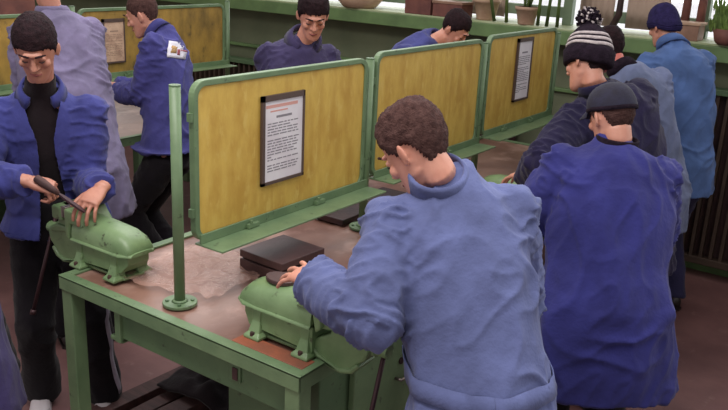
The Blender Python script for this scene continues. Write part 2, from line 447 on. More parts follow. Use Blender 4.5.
def vise(loc, rz, label, rod_tilt=0.0, m='vgreen'):
    t = thing('bench_vise', label, 'vise', loc, rz, 'green bench vises')
    b = B()
    # domed rear body
    sec = [(-.235, .050, .118, .128), (-.228, .062, .112, .150), (-.20, .070, .112, .176), (-.15, .076, .112, .190), (-.05, .076, .112, .197), (.04, .076, .112, .200), (.085, .076, .112, .200)]
    loft(b, [arch(*q) for q in sec])
    loft(b, [arch(x_, hw, .108, .122) for x_, hw in ((-.243, .055), (-.20, .082), (.085, .084))])
    # lower box
    loft(b, [[(x_, -hw, z0), (x_, hw, z0), (x_, hw, .112), (x_, -hw, .112)] for x_, hw, z0 in ((-.215, .05, .07), (-.185, .062, .035), (.085, .064, .022))])
    body = obj('body', b, M[m], t, smooth=True); body.data.set_sharp_from_angle(angle=math.radians(38))
    f = B()
    for x_ in (-.15, .055):
        for sy in (-1, 1):
            loft(f, [[(x_-a, sy*y0, z), (x_+a, sy*y0, z), (x_+a, sy*y1, z), (x_-a, sy*y1, z)] for a, y0, y1, z in ((.034, .030, .094, 0), (.034, .030, .094, .010), (.024, .030, .080, .022), (.017, .030, .068, .06), (.022, .035, .066, .10))])
            q = B(); tube(q, [(x_, sy*.084, .010), (x_, sy*.084, .024)], .009, 6); obj('bolt', q, M['block'], t)
    box(f, (-.19, -.05, 0), (.095, .05, .012))
    obj('foot_base', f, M[m], t, bevel=.004)
    # fixed jaw
    j = B(); prism(j, [(.02, .17), (.09, .17), (.105, .10), (.125, .12), (.125, .226), (.07, .226), (.05, .20)], 1, -.078, .078)
    obj('fixed_jaw', j, M[m], t, bevel=.007)
    p_ = B(); box(p_, (.118, -.075, .186), (.130, .075, .231)); obj('jaw_plate', p_, M['steel'], t, bevel=.002)
    # moving jaw with deep curved slide
    s_ = B()
    prism(s_, [(.142, .226), (.142, .10), (.09, .07), (.06, .055), (.065, .035), (.10, .008), (.14, -.008), (.185, -.014), (.225, -.002), (.252, .03), (.275, .05), (.285, .08), (.275, .112), (.245, .125), (.215, .15), (.20, .19), (.20, .226)], 1, -.046, .046)
    prism(s_, [(.142, .14), (.05, .12), (.055, .10), (.15, .115), (.255, .095), (.26, .115), (.21, .14)], 1, -.056, .056)
    prism(s_, [(.052, .04), (.095, .004), (.14, -.014), (.187, -.021), (.232, -.008), (.262, .026), (.25, .036), (.222, .008), (.185, -.004), (.14, .002), (.105, .018), (.07, .048)], 1, -.054, .054)
    box(s_, (.142, -.078, .17), (.205, .078, .226))
    sj = obj('sliding_jaw', s_, M[m], t, bevel=.008)
    p_ = B(); box(p_, (.135, -.075, .186), (.147, .075, .231)); obj('jaw_plate', p_, M['steel'], sj, bevel=.002)
    q = B(); tube(q, [(.27, 0, .085), (.292, 0, .085), (.295, 0, .085), (.335, 0, .085)], [.030, .030, .024, .024], 18); obj('screw_head', q, M[m], t, bevel=.003)
    q = B(); c_, sn = math.cos(rod_tilt), math.sin(rod_tilt)
    tube(q, [(.318, -.05*sn, .085+.05*c_), (.318, .36*sn, .085-.36*c_)], .008, 10)
    tube(q, [(.318, .355*sn, .085-.355*c_), (.318, .375*sn, .085-.375*c_)], .013, 10)
    tube(q, [(.318, -.045*sn, .085+.045*c_), (.318, -.06*sn, .085+.06*c_)], .013, 10)
    obj('handle_bar', q, M['rod'], t, smooth=True)
    return t
VR = vise((-1.505, 1.87, .853), 0, 'green bench vise on the right corner, under the hand of the central boy', -.30)
VL = vise((-2.53, 1.865, .853), math.pi, 'green bench vise on the left corner with long hanging handle, used for filing', .34)
vise((-1.545, 3.62, .853), 0, 'green bench vise further down the bench beside the dark sleeve', .3)
vise((-4.36, 2.75, .853), 0, 'dark vise on the far bench between the grey and blue coated boys', .2, 'black')
# workpiece disc in the right vise
q = B(); tube(q, [(-1.615, 1.87, 1.048), (-1.615, 1.87, 1.062)], .042, 28)
for v in q.verts: v.co.x = -1.605+(v.co.x+1.615)*1.4
tag(obj('steel_plate', q, M['block'], bevel=.003), 'dark oval steel plate under the hand on top of the right vise', 'plate')
# wrinkled clear plastic sheet
m_ = bpy.data.materials.new('clear_plastic'); m_.use_nodes = True; _n = m_.node_tree
_p = _n.nodes['Principled BSDF']; _p.inputs['Base Color'].default_value = lin((196, 156, 142)); _p.inputs['Roughness'].default_value = .25
_t = _n.nodes.new('ShaderNodeBsdfTransparent'); _x = _n.nodes.new('ShaderNodeMixShader'); _x.inputs[0].default_value = .38
_n.links.new(_t.outputs[0], _x.inputs[1]); _n.links.new(_p.outputs[0], _x.inputs[2]); _n.links.new(_x.outputs[0], _n.nodes['Material Output'].inputs[0])
q = B(); bmesh.ops.create_grid(q, x_segments=70, y_segments=70, size=1)
for v in q.verts:
    x, y = v.co.x, v.co.y; e = 1+.16*noise.noise(V((x*2, y*2, 8)))
    r_ = abs(noise.noise(V((x*3.1+y*1.4, y*2.2, 2)))); r2 = abs(noise.noise(V((x*7, y*5+x*3, 5))))
    v.co = (-2.20+x*.22*e, 2.08+y*.23*e+x*.05, .856+.030*max(0, .35-r_)+.016*max(0, .3-r2))
tag(obj('plastic_sheet', q, m_, smooth=True), 'wrinkled clear plastic sheet spread on the bench around the nearest green post', 'sheet')
# stacked dark block behind it
a = math.radians(-3)
t = thing('steel_box', 'dark brown slotted block on the bench between the near vise and the screen', 'block', (-1.985, 2.315, .850), a)
w2, l2 = .115, .125
obj('lid', box(B(), (-w2, -l2, .058), (w2, l2, .088)), M['block'], t, bevel=.003)
obj('base', box(B(), (-w2, -l2, 0), (w2, l2, .050)), M['block'], t, bevel=.003)
obj('spacer', box(B(), (-w2+.01, -l2+.01, .05), (w2-.01, l2-.01, .058)), M['black'], t)
q = B(); box(q, (-w2-.001, -l2+.03, .02), (-w2+.002, -l2+.12, .03)); obj('slot', q, M['black'], t)
# tools on the near bench
q = B(); tube(q, [(-1.40, 2.13, .858), (-1.395, 2.30, .858)], .008, 8); box(q, (-1.42, 2.28, .852), (-1.375, 2.31, .866))
tag(obj('caliper', q, M['steel'], bevel=.002), 'small bright steel tool at the bench edge behind the right vise', 'tool')
q = B(); box(q, (-2.3, 2.9, .851), (-2.12, 3.5, .88))
tag(obj('steel_bar', q, M['black'], bevel=.003), 'long black bar lying behind the first green post on the bench', 'bar')

# file held by the left boy
def file_tool(a, b_, label):
    a, b_ = V(a), V(b_); dd = (b_-a).normalized(); sd = dd.cross(Z).normalized(); up = sd.cross(dd)
    t = thing('hand_file', label, 'file', a)
    q = B(); loft(q, [[p+sd*w_+up*h, p-sd*w_+up*h, p-sd*w_-up*h, p+sd*w_-up*h] for p, w_, h in ((a+dd*.10, .006, .003), (a+dd*.13, .0125, .004), (b_-dd*.02, .0115, .004), (b_, .008, .003))])
    obj('blade', q, M['rod'], t, world=True)
    q = B(); tube(q, [a-dd*.005, a, a+dd*.03, a+dd*.07, a+dd*.10], [.010, .015, .017, .013, .009], 14)
    obj('handle', q, M['wood'], t, smooth=True, world=True)

# ------------------------------------------------------------------ things on the sill
def pot(x, y, z, r, h, label, m, m2=None):
    t = thing('flower_pot', label, 'pot', (x, y, z))
    q = B(); tube(q, [(0, 0, 0), (0, 0, .01), (0, 0, h*.8), (0, 0, h*.81), (0, 0, h), (0, 0, h), (0, 0, h-.02)], [r*.7, r*.72, r*.95, r*1.05, r*1.08, r*.95, r*.9], 24)
    obj('pot', q, m, t, smooth=True)
    q = B(); tube(q, [(0, 0, h-.025), (0, 0, h-.015)], r*.9, 20); obj('soil', q, M['black'], t)
    return t
q = B(); tube(q, [(-4.12, 5.75, 1.615), (-4.12, 5.75, 1.63), (-4.12, 5.75, 1.70), (-4.12, 5.75, 1.715)], [.13, .15, .21, .2], 28)
tag(obj('basin', q, M['terra'], smooth=True), 'round pale bowl on the sill above the boy looking down', 'bowl')
for x0, x1, h, l in ((-3.60, -3.36, .12, 'brown carton on the sill left of the bowed dark haired boy'), (-3.34, -3.08, .10, 'lower brown carton on the sill directly above the bowed boy')):
    t = thing('carton', l, 'box', ((x0+x1)/2, 5.74, 1.615))
    obj('body', box(B(), (-(x1-x0)/2, -.09, 0), ((x1-x0)/2, .09, h)), M['brownbox'], t, bevel=.004)
    obj('lid', box(B(), (-(x1-x0)/2-.006, -.096, h), ((x1-x0)/2+.006, .096, h+.02)), M['woodbox'], t, bevel=.003)
t = pot(-2.93, 5.77, 1.615, .10, .16, 'pale pot on the sill left of the long leaved plant', M['terra'])
# long-leaf plant, standing on a stand between bench and sill
t = pot(-2.56, 5.70, 1.615, .085, .13, 'clay pot with arching long leaved plant on the sill behind the farthest screen', M['terra'])
t.name = 'potted_plant'; t['category'] = 'plant'
for k in range(13):
    a = random.uniform(0, 2*math.pi); L = random.uniform(.45, .75); sp = random.uniform(.12, .34)
    q = B(); pts = []
    for i in range(9):
        s_ = i/8; rad = .02+sp*s_**1.4
        pts.append((rad*math.cos(a), rad*math.sin(a), .11+L*s_*(1-.22*s_*s_)))
    rings = []
    for i, p in enumerate(pts):
        w_ = .017*math.sin(math.pi*min(1, .15+.83*i/8))+.001
        sd = V((-math.sin(a), math.cos(a), 0))*w_
        p = V(p); n_ = V((math.cos(a), math.sin(a), .3))*.0015
        rings.append([p+sd, p+n_, p-sd, p-n_])
    loft(q, rings); obj('leaf', q, M['leaf'], t, smooth=True)
for k, (px, pz, dx) in enumerate([(-2.80, 1.62, -.14), (-2.70, 1.62, -.02), (-2.45, 1.62, .04), (-2.38, 1.62, .06), (-2.30, 1.62, .02)]):
    q = B(); tube(q, [(px+.16*0, 5.66, pz-.0), (px+dx*.3, 5.64, pz+.2), (px+dx, 5.62, pz+.5)], [.014, .012, .006], 8)
    o_ = obj('stem', q, M['leaf'], t, smooth=True, world=True)
# curtains
def curtain(x0, x1, label):
    q = B(); n = 40; rings = []
    for z in (1.64, 2.0, 2.5, 2.85):
        rings.append([(x0+(x1-x0)*i/n, 5.93+.007*math.sin(i*.9+z), z) for i in range(n+1)])
    R = [[q.verts.new(p) for p in r] for r in rings]
    for a_, b_ in zip(R, R[1:]):
        for i in range(n): q.faces.new((a_[i], a_[i+1], b_[i+1], b_[i]))
    bmesh.ops.solidify(q, geom=q.faces[:], thickness=.006)
    tag(obj('curtain', q, M['curtain'], smooth=True), label, 'curtain', 'beige curtains at the back windows')
curtain(-2.25, -1.99, 'beige curtain behind the pompom hat'); curtain(-1.90, -1.60, 'wide beige curtain left of the navy beanie')
curtain(-3.15, -2.85, 'beige curtain panel left of the long leaved plant')
q = B(); tube(q, [(-1.97, 5.80, 1.615), (-1.935, 5.78, 1.66), (-1.90, 5.77, 1.74), (-1.90, 5.78, 1.9), (-1.94, 5.8, 2.1)], [.022, .025, .024, .02, .016], 12)
tag(obj('dark_branch', q, M['black'], smooth=True), 'thick dark curved stem between the two curtains', 'stem')
t = thing('wooden_crate', 'small wooden box on the sill right of the navy beanie', 'box', (-1.42, 5.76, 1.615))
obj('body', box(B(), (-.09, -.08, 0), (.09, .08, .10)), M['woodbox'], t, bevel=.004)
obj('lid', box(B(), (-.10, -.09, .10), (.10, .09, .118)), M['terra'], t, bevel=.003)
for x_, l in ((-1.475, 'left of two dark sticks standing behind the wooden box'), (-1.375, 'right of two dark sticks standing behind the wooden box')):
    q = B(); tube(q, [(x_, 5.87, 1.615), (x_-.004, 5.88, 2.2)], [.03, .026], 10)
    tag(obj('wooden_post', q, M['brownbox'], smooth=True), l, 'post', 'two dark sticks behind the wooden box')
# bushy cactus-like plant, right edge
t = thing('potted_plant', 'dense pale green plant with upright ribs at the upper right corner', 'plant', (-1.13, 5.66, 1.615))
q = B(); tube(q, [(0, 0, 0), (0, 0, .02), (0, 0, .10)], [.07, .09, .11], 20); obj('pot', q, M['brownbox'], t, smooth=True)
q = B()
for k in range(260):
    a = random.uniform(0, 6.283); r = .14*math.sqrt(random.random()); x_, y_ = r*math.cos(a), r*math.sin(a)
    h = random.uniform(.05, .27); aa = random.uniform(0, 6.28)
    c_ = V((x_, y_, .06+h*.75)); dv = V((math.cos(aa)*.3, math.sin(aa)*.3, 1)).normalized()*.035
    sd = V((math.cos(aa+1.57), math.sin(aa+1.57), 0))*.008; nn = sd.cross(dv).normalized()*.002
    loft(q, [[c_-dv+sd*.4, c_-dv+nn, c_-dv-sd*.4, c_-dv-nn], [c_+sd, c_+nn, c_-sd, c_-nn], [c_+dv+sd*.2, c_+dv+nn*.3, c_+dv-sd*.2, c_+dv-nn*.3]])
ball(q, (0, 0, .14), (.11, .11, .12), 3)
obj('foliage', q, M['cactus'], t)
# box standing in for an unclear brown shape, upper left, and grey cabinet side of the far bench
t = thing('box_stand_in', 'reddish brown box standing in for an unclear dark shape at the upper left corner behind the old screens', 'box', (-5.75, 3.25, 0))
obj('body', box(B(), (-.28, -.3, 1.0), (.28, .32, 1.95)), M['brownbox'], t, bevel=.006)
obj('stand', box(B(), (-.25, -.28, 0), (.25, .3, 1.0)), M['dgreen'], t, bevel=.006)
t = thing('far_cabinet', 'grey green steel cabinet under the far bench beside the boy with the badge', 'cabinet', (-4.45, 3.02, 0))
obj('body', box(B(), (-.2, -.28, .30), (.22, .28, .79)), M['grey_cab'], t, bevel=.004)
obj('leg', box(B(), (-.19, -.27, 0), (.21, .27, .30)), M['black'], t)
for k, (y_, z_, l, mm) in enumerate([(2.55, .16, 'lowest dark pipe in front of the far bench cabinet', 'black'), (2.60, .26, 'upper dark pipe in front of the far bench cabinet', 'rod'), (2.5, .08, 'pale steel channel on the floor by the far bench', 'steel')]):
    q = B(); tube(q, [(-4.16, y_, z_), (-4.10, y_+.62, z_)], .035 if k < 2 else .03, 12)
    tag(obj('steel_pipe', q, M[mm], smooth=True), l, 'pipe')
# two supports under the pipes
q = B(); box(q, (-4.20, 2.84, 0), (-4.08, 2.88, .12))
tag(obj('support_block', q, M['black']), 'low black block under the pipes by the far bench', 'block')

# ------------------------------------------------------------------ people
def ik(a, c, l1, l2, hint):
    ac = c-a; L = ac.length
    if L > (l1+l2)*.995: c = a+ac.normalized()*(l1+l2)*.995; ac = c-a; L = ac.length
    k = (l1*l1-l2*l2+L*L)/(2*L); h = math.sqrt(max(0, l1*l1-k*k)); n = ac/L
    hd = (hint-n*hint.dot(n)).normalized()
    return a+n*k+hd*h, c

def basis(x, y, z, o=V((0, 0, 0))):
    return Matrix(((x.x, y.x, z.x, o.x), (x.y, y.y, z.y, o.y), (x.z, y.z, z.z, o.z), (0, 0, 0, 1)))

def head_rings(grow=0., z0=-.2, n=28, zmax=None):
    #      z      cy    rx    yf    yb
    prof = [(-.122, .058, .020, .020, .016), (-.112, .050, .036, .040, .030), (-.095, .040, .046, .050, .050), (-.070, .026, .056, .060, .070),
            (-.040, .014, .064, .070, .082), (-.010, .006, .070, .080, .094), (.020, .000, .074, .086, .098), (.050, -.004, .075, .088, .096),
            (.080, -.008, .068, .078, .086), (.100, -.010, .055, .062, .068), (.113, -.012, .036, .040, .045), (.120, -.012, .012, .014, .016)]
    out = []
    for z, cy, rx, yf, yb in prof:
        if z < z0: continue
        zz = z+(grow*.8 if z > .09 else 0)
        ring = []
        for i in range(n):
            t = 2*math.pi*i/n; s, c_ = math.sin(t), math.cos(t)
            y = (yf+grow if c_ > 0 else yb+grow)*c_
            ring.append(V(((rx+grow)*s, cy+y, zz)))
        out.append(ring)
    return out

def hand(bm, w, dy, dz, left, curl=.35, splay=.10, sc=1., point=None):
    """w wrist, dy along fingers, dz back of the hand"""
    dy = dy.normalized(); dz = (dz-dy*dz.dot(dy)).normalized(); t = dy.cross(dz)*(1 if left else -1)
    P = lambda a, b, c: w+(t*a+dy*b+dz*c)*sc
    loft(bm, [ell(P(0, -.03, 0), t*.027*sc, dz*.021*sc, 14), ell(P(0, .0, 0), t*.027*sc, dz*.019*sc, 14), ell(P(.002, .03, 0), t*.037*sc, dz*.019*sc, 14, 2.5), ell(P(.002, .065, .002), t*.042*sc, dz*.016*sc, 14, 2.6), ell(P(0, .092, 0), t*.040*sc, dz*.012*sc, 14, 2.4)])
    ball(bm, P(.022, .03, -.008), (.02*sc,)*3, 2)
    curls = curl if isinstance(curl, (list, tuple)) else [curl]*4
    for k, (off, ln, r) in enumerate(((.031, (.043, .026, .020), .0082), (.0105, (.048, .030, .021), .0084), (-.0105, (.044, .028, .020), .0081), (-.0305, (.034, .021, .018), .0072))):
        p = P(off, .084-.004*abs(k-1), 0); ang = 0.; sp = (1.5-k)*splay
        pts = [P(off*.8, .05, 0), p]
        for s_, l_ in enumerate(ln):
            ang += curls[k]*(1.0, 1.2, .8)[s_]
            dr = (dy*math.cos(ang)-dz*math.sin(ang)); dr = (dr+t*math.tan(sp)*math.cos(ang)).normalized()
            p = p+dr*l_*sc; pts.append(p)
        tube(bm, pts, [r*1.1*sc, r*1.1*sc, r*sc, r*.95*sc, r*.82*sc], 10, rounded=True)
    p0 = P(.022, .018, -.006); d1 = (t*.75+dy*.62-dz*.25).normalized(); d2 = (t*.35+dy*.92-dz*.25).normalized()
    p1 = p0+d1*.038*sc; p2 = p1+d2*.032*sc; p3 = p2+(d2-dz*.15).normalized()*.024*sc
    tube(bm, [p0, p1, p2, p3], [.015*sc, .011*sc, .0098*sc, .0085*sc], 10, rounded=True)

def head_bm(bm, HM):
    b = B(); loft(b, head_rings(n=32))
    T = Matrix.Translation
    def el(c, r, rot=None): ball(b, c, r, 2, rot)
    el((0, .088, .026), (.040, .012, .010))                     # brow
    loft(b, [ell(V((0, .084, .018)), V((.008, 0, 0)), V((0, .008, 0)), 10), ell(V((0, .098, -.012)), V((.010, 0, 0)), V((0, .010, 0)), 10), ell(V((0, .106, -.030)), V((.014, 0, 0)), V((0, .012, 0)), 10), ell(V((0, .092, -.040)), V((.015, 0, 0)), V((0, .010, 0)), 10)])
    el((.014, .088, -.034), (.008, .009, .007)); el((-.014, .088, -.034), (.008, .009, .007))
    el((0, .082, -.061), (.024, .011, .006)); el((0, .080, -.071), (.021, .011, .006)); el((0, .074, -.103), (.020, .016, .014))
    for s in (-1, 1):
        el((s*.040, .067, -.026), (.020, .018, .020))            # cheek
        el((s*.031, .078, .004), (.016, .011, .010))             # lid
        rot = Matrix.Rotation(s*.45, 3, 'Z') @ Matrix.Rotation(-.15, 3, 'X')
        el((s*.080, -.006, -.008), (.006, .018, .030), rot); el((s*.077, -.002, -.030), (.007, .010, .012), rot)
        el((s*.047, .012, -.055), (.013, .032, .024))
    for v in b.verts: v.co = HM @ v.co
    me = bpy.data.meshes.new('h'); b.to_mesh(me); b.free(); bm.from_mesh(me); bpy.data.meshes.remove(me)

def hair_mesh(HM, zmax=1, thick=.010, front=.062, nape=-.062, rough=.006, seed=0):
    rings = head_rings(thick, -.10, 72)
    # resample vertically
    fine = []
    for a, b_ in zip(rings, rings[1:]):
        for k in range(5): fine.append([p.lerp(q, k/5) for p, q in zip(a, b_)])
    fine.append(rings[-1])
    b = B(); R = [[b.verts.new(p) for p in r] for r in fine]; n = 72
    for a, b_ in zip(R, R[1:]):
        for i in range(n): b.faces.new((a[i], a[(i+1) % n], b_[(i+1) % n], b_[i]))
    b.faces.new(R[-1])
    def zmin(p):
        t = abs(math.degrees(math.atan2(p.x, p.y+.0)))
        K = [(0, front), (35, front-.004), (52, front-.018), (62, .022), (74, .006), (84, -.022), (90, -.020), (98, .018), (112, .012), (124, -.022), (140, nape+.004), (180, nape)]
        for (a0, z0), (a1, z1) in zip(K, K[1:]):
            if t <= a1: return z0+(z1-z0)*(t-a0)/(a1-a0)
        return nape
    bad = [f for f in b.faces if f.calc_center_median().z > zmax or f.calc_center_median().z < zmin(f.calc_center_median())+.006*noise.noise(f.calc_center_median()*120+V((seed, 0, 0)))]
    bmesh.ops.delete(b, geom=bad, context='FACES')
    for v in b.verts:
        nn = V((v.co.x, v.co.y*.8, v.co.z)).normalized()
        e = v.co.z-zmin(v.co); taper = min(1, max(0, e/.03))
        v.co += nn*(noise.noise(v.co*130+V((seed, 3, 1)))*rough*.5+noise.noise(v.co*45+V((seed, 0, 1)))*rough*.5-(1-taper)*thick*.65)
    bmesh.ops.recalc_face_normals(b, faces=b.faces[:])
    bmesh.ops.solidify(b, geom=b.faces[:], thickness=thick+.006)
    for v in b.verts: v.co = HM @ v.co
    return b

def ridge(n): return max(0., 1-abs(n)*2.6)**2
def fold(p, seed, amp):
    q = V((p.x*7, p.y*7, p.z*2.4))+V((seed, 0, 0))
    a = noise.noise(q)
    w_ = noise.noise(p*4+V((seed, 2, 0)))*1.2
    r = ridge(noise.noise(V((p.x*5+p.z*3+w_, p.y*5-p.z*3, p.z*2.2+w_+seed))))
    r2 = ridge(noise.noise(V((p.x*10-p.z*4, p.y*10+w_, p.z*5-seed))))
    return amp*(a*1.0+r*.95+r2*.45-.35)

def cloth_mesh(bm, voxel, seed, amp, smooth=4, arms=()):
    me = remeshed(bm, voxel, smooth, .6)
    b = B(); b.from_mesh(me); b.normal_update()
    ns = [(v, v.normal.copy()) for v in b.verts]
    for v, n in ns:
        dsp = fold(v.co, seed, amp)
        for A_, B_, t0 in arms:
            ab = B_-A_; k = (v.co-A_).dot(ab)/ab.length_squared
            if -.1 < k < 1.1 and (v.co-A_-ab*k).length < .115:
                x_ = (t0+k*ab.length)*26; sd = (v.co-A_-ab*k)
                m_ = .45+.9*abs(2*k-1)**1.5
                dsp = dsp*.5+amp*.75*m_*(ridge(noise.noise(V((x_, sd.x*11+seed, sd.y*11+sd.z*8))))*1.3-.3); break
        v.co += n*dsp
    bmesh.ops.smooth_vert(b, verts=b.verts[:], factor=.3, use_axis_x=True, use_axis_y=True, use_axis_z=True)
    b.to_mesh(me); b.free(); return me

def bvh_of(me):
    return BVHTree.FromPolygons([v.co.copy() for v in me.vertices], [tuple(p.vertices) for p in me.polygons])

def decal(bvh, grid, m, name, parent, off=.003, th=.002):
    """grid[i][j] = (start point, direction): wraps a thin strip onto the surface"""
    b = B(); R = []
    for row in grid:
        r = []
        for p, dr in row:
            hit, nrm, _, _ = bvh.ray_cast(p, dr)
            r.append(b.verts.new(hit-dr*off) if hit is not None else None)
        R.append(r)
    for a, c_ in zip(R, R[1:]):
        for i in range(len(a)-1):
            q = (a[i], a[i+1], c_[i+1], c_[i])
            if all(q): b.faces.new(q)
    bmesh.ops.delete(b, geom=[v for v in b.verts if not v.link_faces], context='VERTS')
    if not b.faces: b.free(); return None
    bmesh.ops.recalc_face_normals(b, faces=b.faces[:])
    bmesh.ops.solidify(b, geom=b.faces[:], thickness=th)
    return obj(name, b, m, parent, smooth=True, world=True)

def person(label, root, pelvis, neck, s, head, hf, hup=(0, 0, 1), wr=None, wl=None, hr=None, hl=None, er=None, el=None, fr=None, fl=None,
           coat='', hem=.72, flare=.03, vox=.009, amp=.010, seed=1, skin='skin', hairm='hair_black', hair=True, hatfn=None, open_front=False,
           trousers='black_cloth', shoes='shoe', collar='fold', belt=False, fat=1., kr=None, kl=None, badge=None, group=None, sleeve=1., curl=(.35, .35), stripe=None,
           shl=(0, 0, 0), shr=(0, 0, 0), hscale=1., hairkw={}, knees=True, waistz=None, fshape=None, armx=1., cuffx=(-.012, -.012), splayx=.13, colh=1., colr=1., hk=1.0):
    root = V(root); t = thing('person', label, 'person', root, 0, group)
    pelvis, neck, s, head, hf = V(pelvis), V(neck), V(s).normalized(), V(head), V(hf).normalized()
    pelvis.z = min(pelvis.z, .955)
    u = (neck-pelvis).normalized(); s = (s-u*s.dot(u)).normalized(); f = s.cross(u).normalized()
    fh = V((f.x, f.y, 0)).normalized()
    hx = V(hup).cross(hf)*-1
    hup = V(hup); hup = (hup-hf*hup.dot(hf)).normalized(); hx = hup.cross(hf)*-1
    HM = basis(hx, hf, hup, head) @ Matrix.Diagonal((hscale*hk, hscale*hk, hscale*hk, 1))
    left = -hx
    sl = neck-u*.115+s*.168+V(shl); sr = neck-u*.115-s*.168+V(shr)
    down = V((0, 0, -1))
    LA, LF = .295*armx, .265*armx
    wl = V(wl) if wl else sl+V((0, 0, -.52))+fh*.08; wr = V(wr) if wr else sr+V((0, 0, -.52))+fh*.08
    eL, wl = ik(sl, wl, LA, LF, V(el) if el else (down*.8+s*.5-fh*.4)); eR, wr = ik(sr, wr, LA, LF, V(er) if er else (down*.8-s*.5-fh*.4))
    hpl, hpr = pelvis+s*.09-u*.03, pelvis-s*.09-u*.03
    fl = V(fl) if fl else V((pelvis.x, pelvis.y, 0))+s*.12; fr = V(fr) if fr else V((pelvis.x, pelvis.y, 0))-s*.12
    al, ar = fl+V((0, 0, .09)), fr+V((0, 0, .09))
    kL, al = ik(hpl, al, .45, .43, V(kl) if kl else fh); kR, ar = ik(hpr, ar, .45, .43, V(kr) if kr else fh)
    # ---- body
    b = B(); head_bm(b, HM)
    nb = head+hup*-.05-hf*.02
    tube(b, [nb, head-hup*.085*hk-hf*.022, (head-hup*.085*hk-hf*.022).lerp(neck-u*.04, .6)+f*.010, neck-u*.05+f*.006, neck-u*.10], [.05, .050, .050, .052, .055], 16)
    SP = lambda q, a, bb: ell(neck-u*q, s*a, f*bb, 20, 2.3)
    L_ = (neck-pelvis).length
    loft(b, [SP(.0, .065, .06), SP(.05, .10, .07), SP(.11, .15, .085), SP(.22, .155, .10), SP(L_*.7, .14, .09), SP(L_*.95, .155, .10), SP(L_+.08, .12, .09)])
    for sh, e, w in ((sl, eL, wl), (sr, eR, wr)):
        tube(b, [sh, sh.lerp(e, .5), e, e.lerp(w, .35), w], [.055, .046, .038, .040, .026], 12, rounded=True)
    for hp, k, a in ((hpl, kL, al), (hpr, kR, ar)):
        tube(b, [hp, hp.lerp(k, .5), k, k.lerp(a, .35), a, a-V((0, 0, .04))], [.082, .072, .052, .05, .036, .034], 12, rounded=True)
        tube(b, [a-V((0, 0, .05)), a-V((0, 0, .050))+fh*.09], [.026, .018], 10, rounded=True)
    for w, e, hd, lft, cu in ((wl, eL, hl, True, curl[0]), (wr, eR, hr, False, curl[1])):
        if hd: dy, dz = V(hd[0]), V(hd[1])
        else: dy = (w-e).normalized()+down*.1; dz = -s*(-1 if lft else 1)+Z*.4
        hand(b, w, dy, dz, lft, cu, splayx, 1.03)
    body = obj_me('body', remeshed(b, .0042 if vox < .008 else .0055, 1, .5), M[skin], t, True, world=True)
    # ---- face details
    def hl_(pts, r, name, m, n=8):
        q = B(); tube(q, [HM @ V(p) for p in pts], r, n, rounded=True); obj(name, q, m, t, True, world=True)
    for sg in (-1, 1):
        hl_([(sg*.014, .103, .029), (sg*.030, .103, .035), (sg*.048, .088, .030)], [.0035, .004, .0025], 'eyebrow', M[hairm])
        hl_([(sg*.021, .0885, -.004), (sg*.031, .0898, -.006), (sg*.041, .0835, -.004)], [.0018, .0026, .0018], 'eye', M['eye'])
    hl_([(-.020, .085, -.066), (0, .0945, -.066), (.020, .085, -.066)], [.003, .0048, .003], 'lips', M['lip'])
    if hair: obj('hair', hair_mesh(HM, seed=seed, **hairkw), M[hairm], t, True, world=True)
    if hatfn: hatfn(t, HM, seed)
    # ---- trousers
    b = B()
    loft(b, [ell(pelvis+u*.13, s*.165*fat, f*.13, 20), ell(pelvis+u*.06, s*.172*fat, f*.132, 20), ell(pelvis-u*.06, s*.17*fat, f*.125, 20), ell(pelvis-u*.12, s*.15, f*.10, 20)])
    for hp, k, a in ((hpl, kL, al), (hpr, kR, ar)):
        tube(b, [hp, hp.lerp(k, .5), k, k.lerp(a, .5), a+V((0, 0, -.035))], [.105, .098, .080, .078, .080], 16)
    tm = cloth_mesh(b, .011, seed+9, .009, 3)
    bv = bvh_of(tm)
    tro = obj_me('trousers', tm, M[trousers], t, True, world=True)
    if stripe:
        o_ = (s if stripe[0] == 'l' else -s); k, a, hp = (kL, al, hpl) if stripe[0] == 'l' else (kR, ar, hpr)
        sd = (o_+fh*stripe[1]).normalized(); ac = Z.cross(sd)
        g = []
        for i in range(30):
            c_ = hp.lerp(k, i/14) if i < 15 else k.lerp(a, (i-15)/14)
            g.append([(c_+sd*.3+ac*x_, -sd) for x_ in (-.012, 0, .012)])
        decal(bv, g, M['white_cloth'], 'side_stripe', tro)
    # ---- shoes
    for a in (al, ar):
        q = B(); base = V((a.x, a.y, a.z-.09)); sd = Z.cross(fh)
        rings = []
        for y_, w_, h_ in ((-.075, .026, .06), (-.06, .036, .085), (-.01, .040, .10), (.05, .042, .075), (.11, .045, .055), (.16, .042, .045), (.19, .026, .03)):
            c_ = base+fh*y_
            rings.append([c_+sd*w_*math.cos(th)+V((0, 0, .004+h_*.5*(1+math.sin(th)))) for th in [2*math.pi*i/14 for i in range(14)]])
        loft(q, rings); sh_ = obj('shoe', q, M[shoes], t, True, world=True)
        q = B(); rings = []
        for y_, w_ in ((-.08, .02), (-.065, .04), (0, .042), (.06, .044), (.12, .050), (.17, .045), (.198, .02)):
            c_ = base+fh*y_; rings.append([c_+sd*w_+Z*.001, c_-sd*w_+Z*.001, c_-sd*w_+Z*.018, c_+sd*w_+Z*.018])
        loft(q, rings); obj('sole', q, M['white_shoe' if shoes == 'white_shoe' else 'shoe'], sh_, world=True)
    # ---- coat
    b = B(); fx = fat
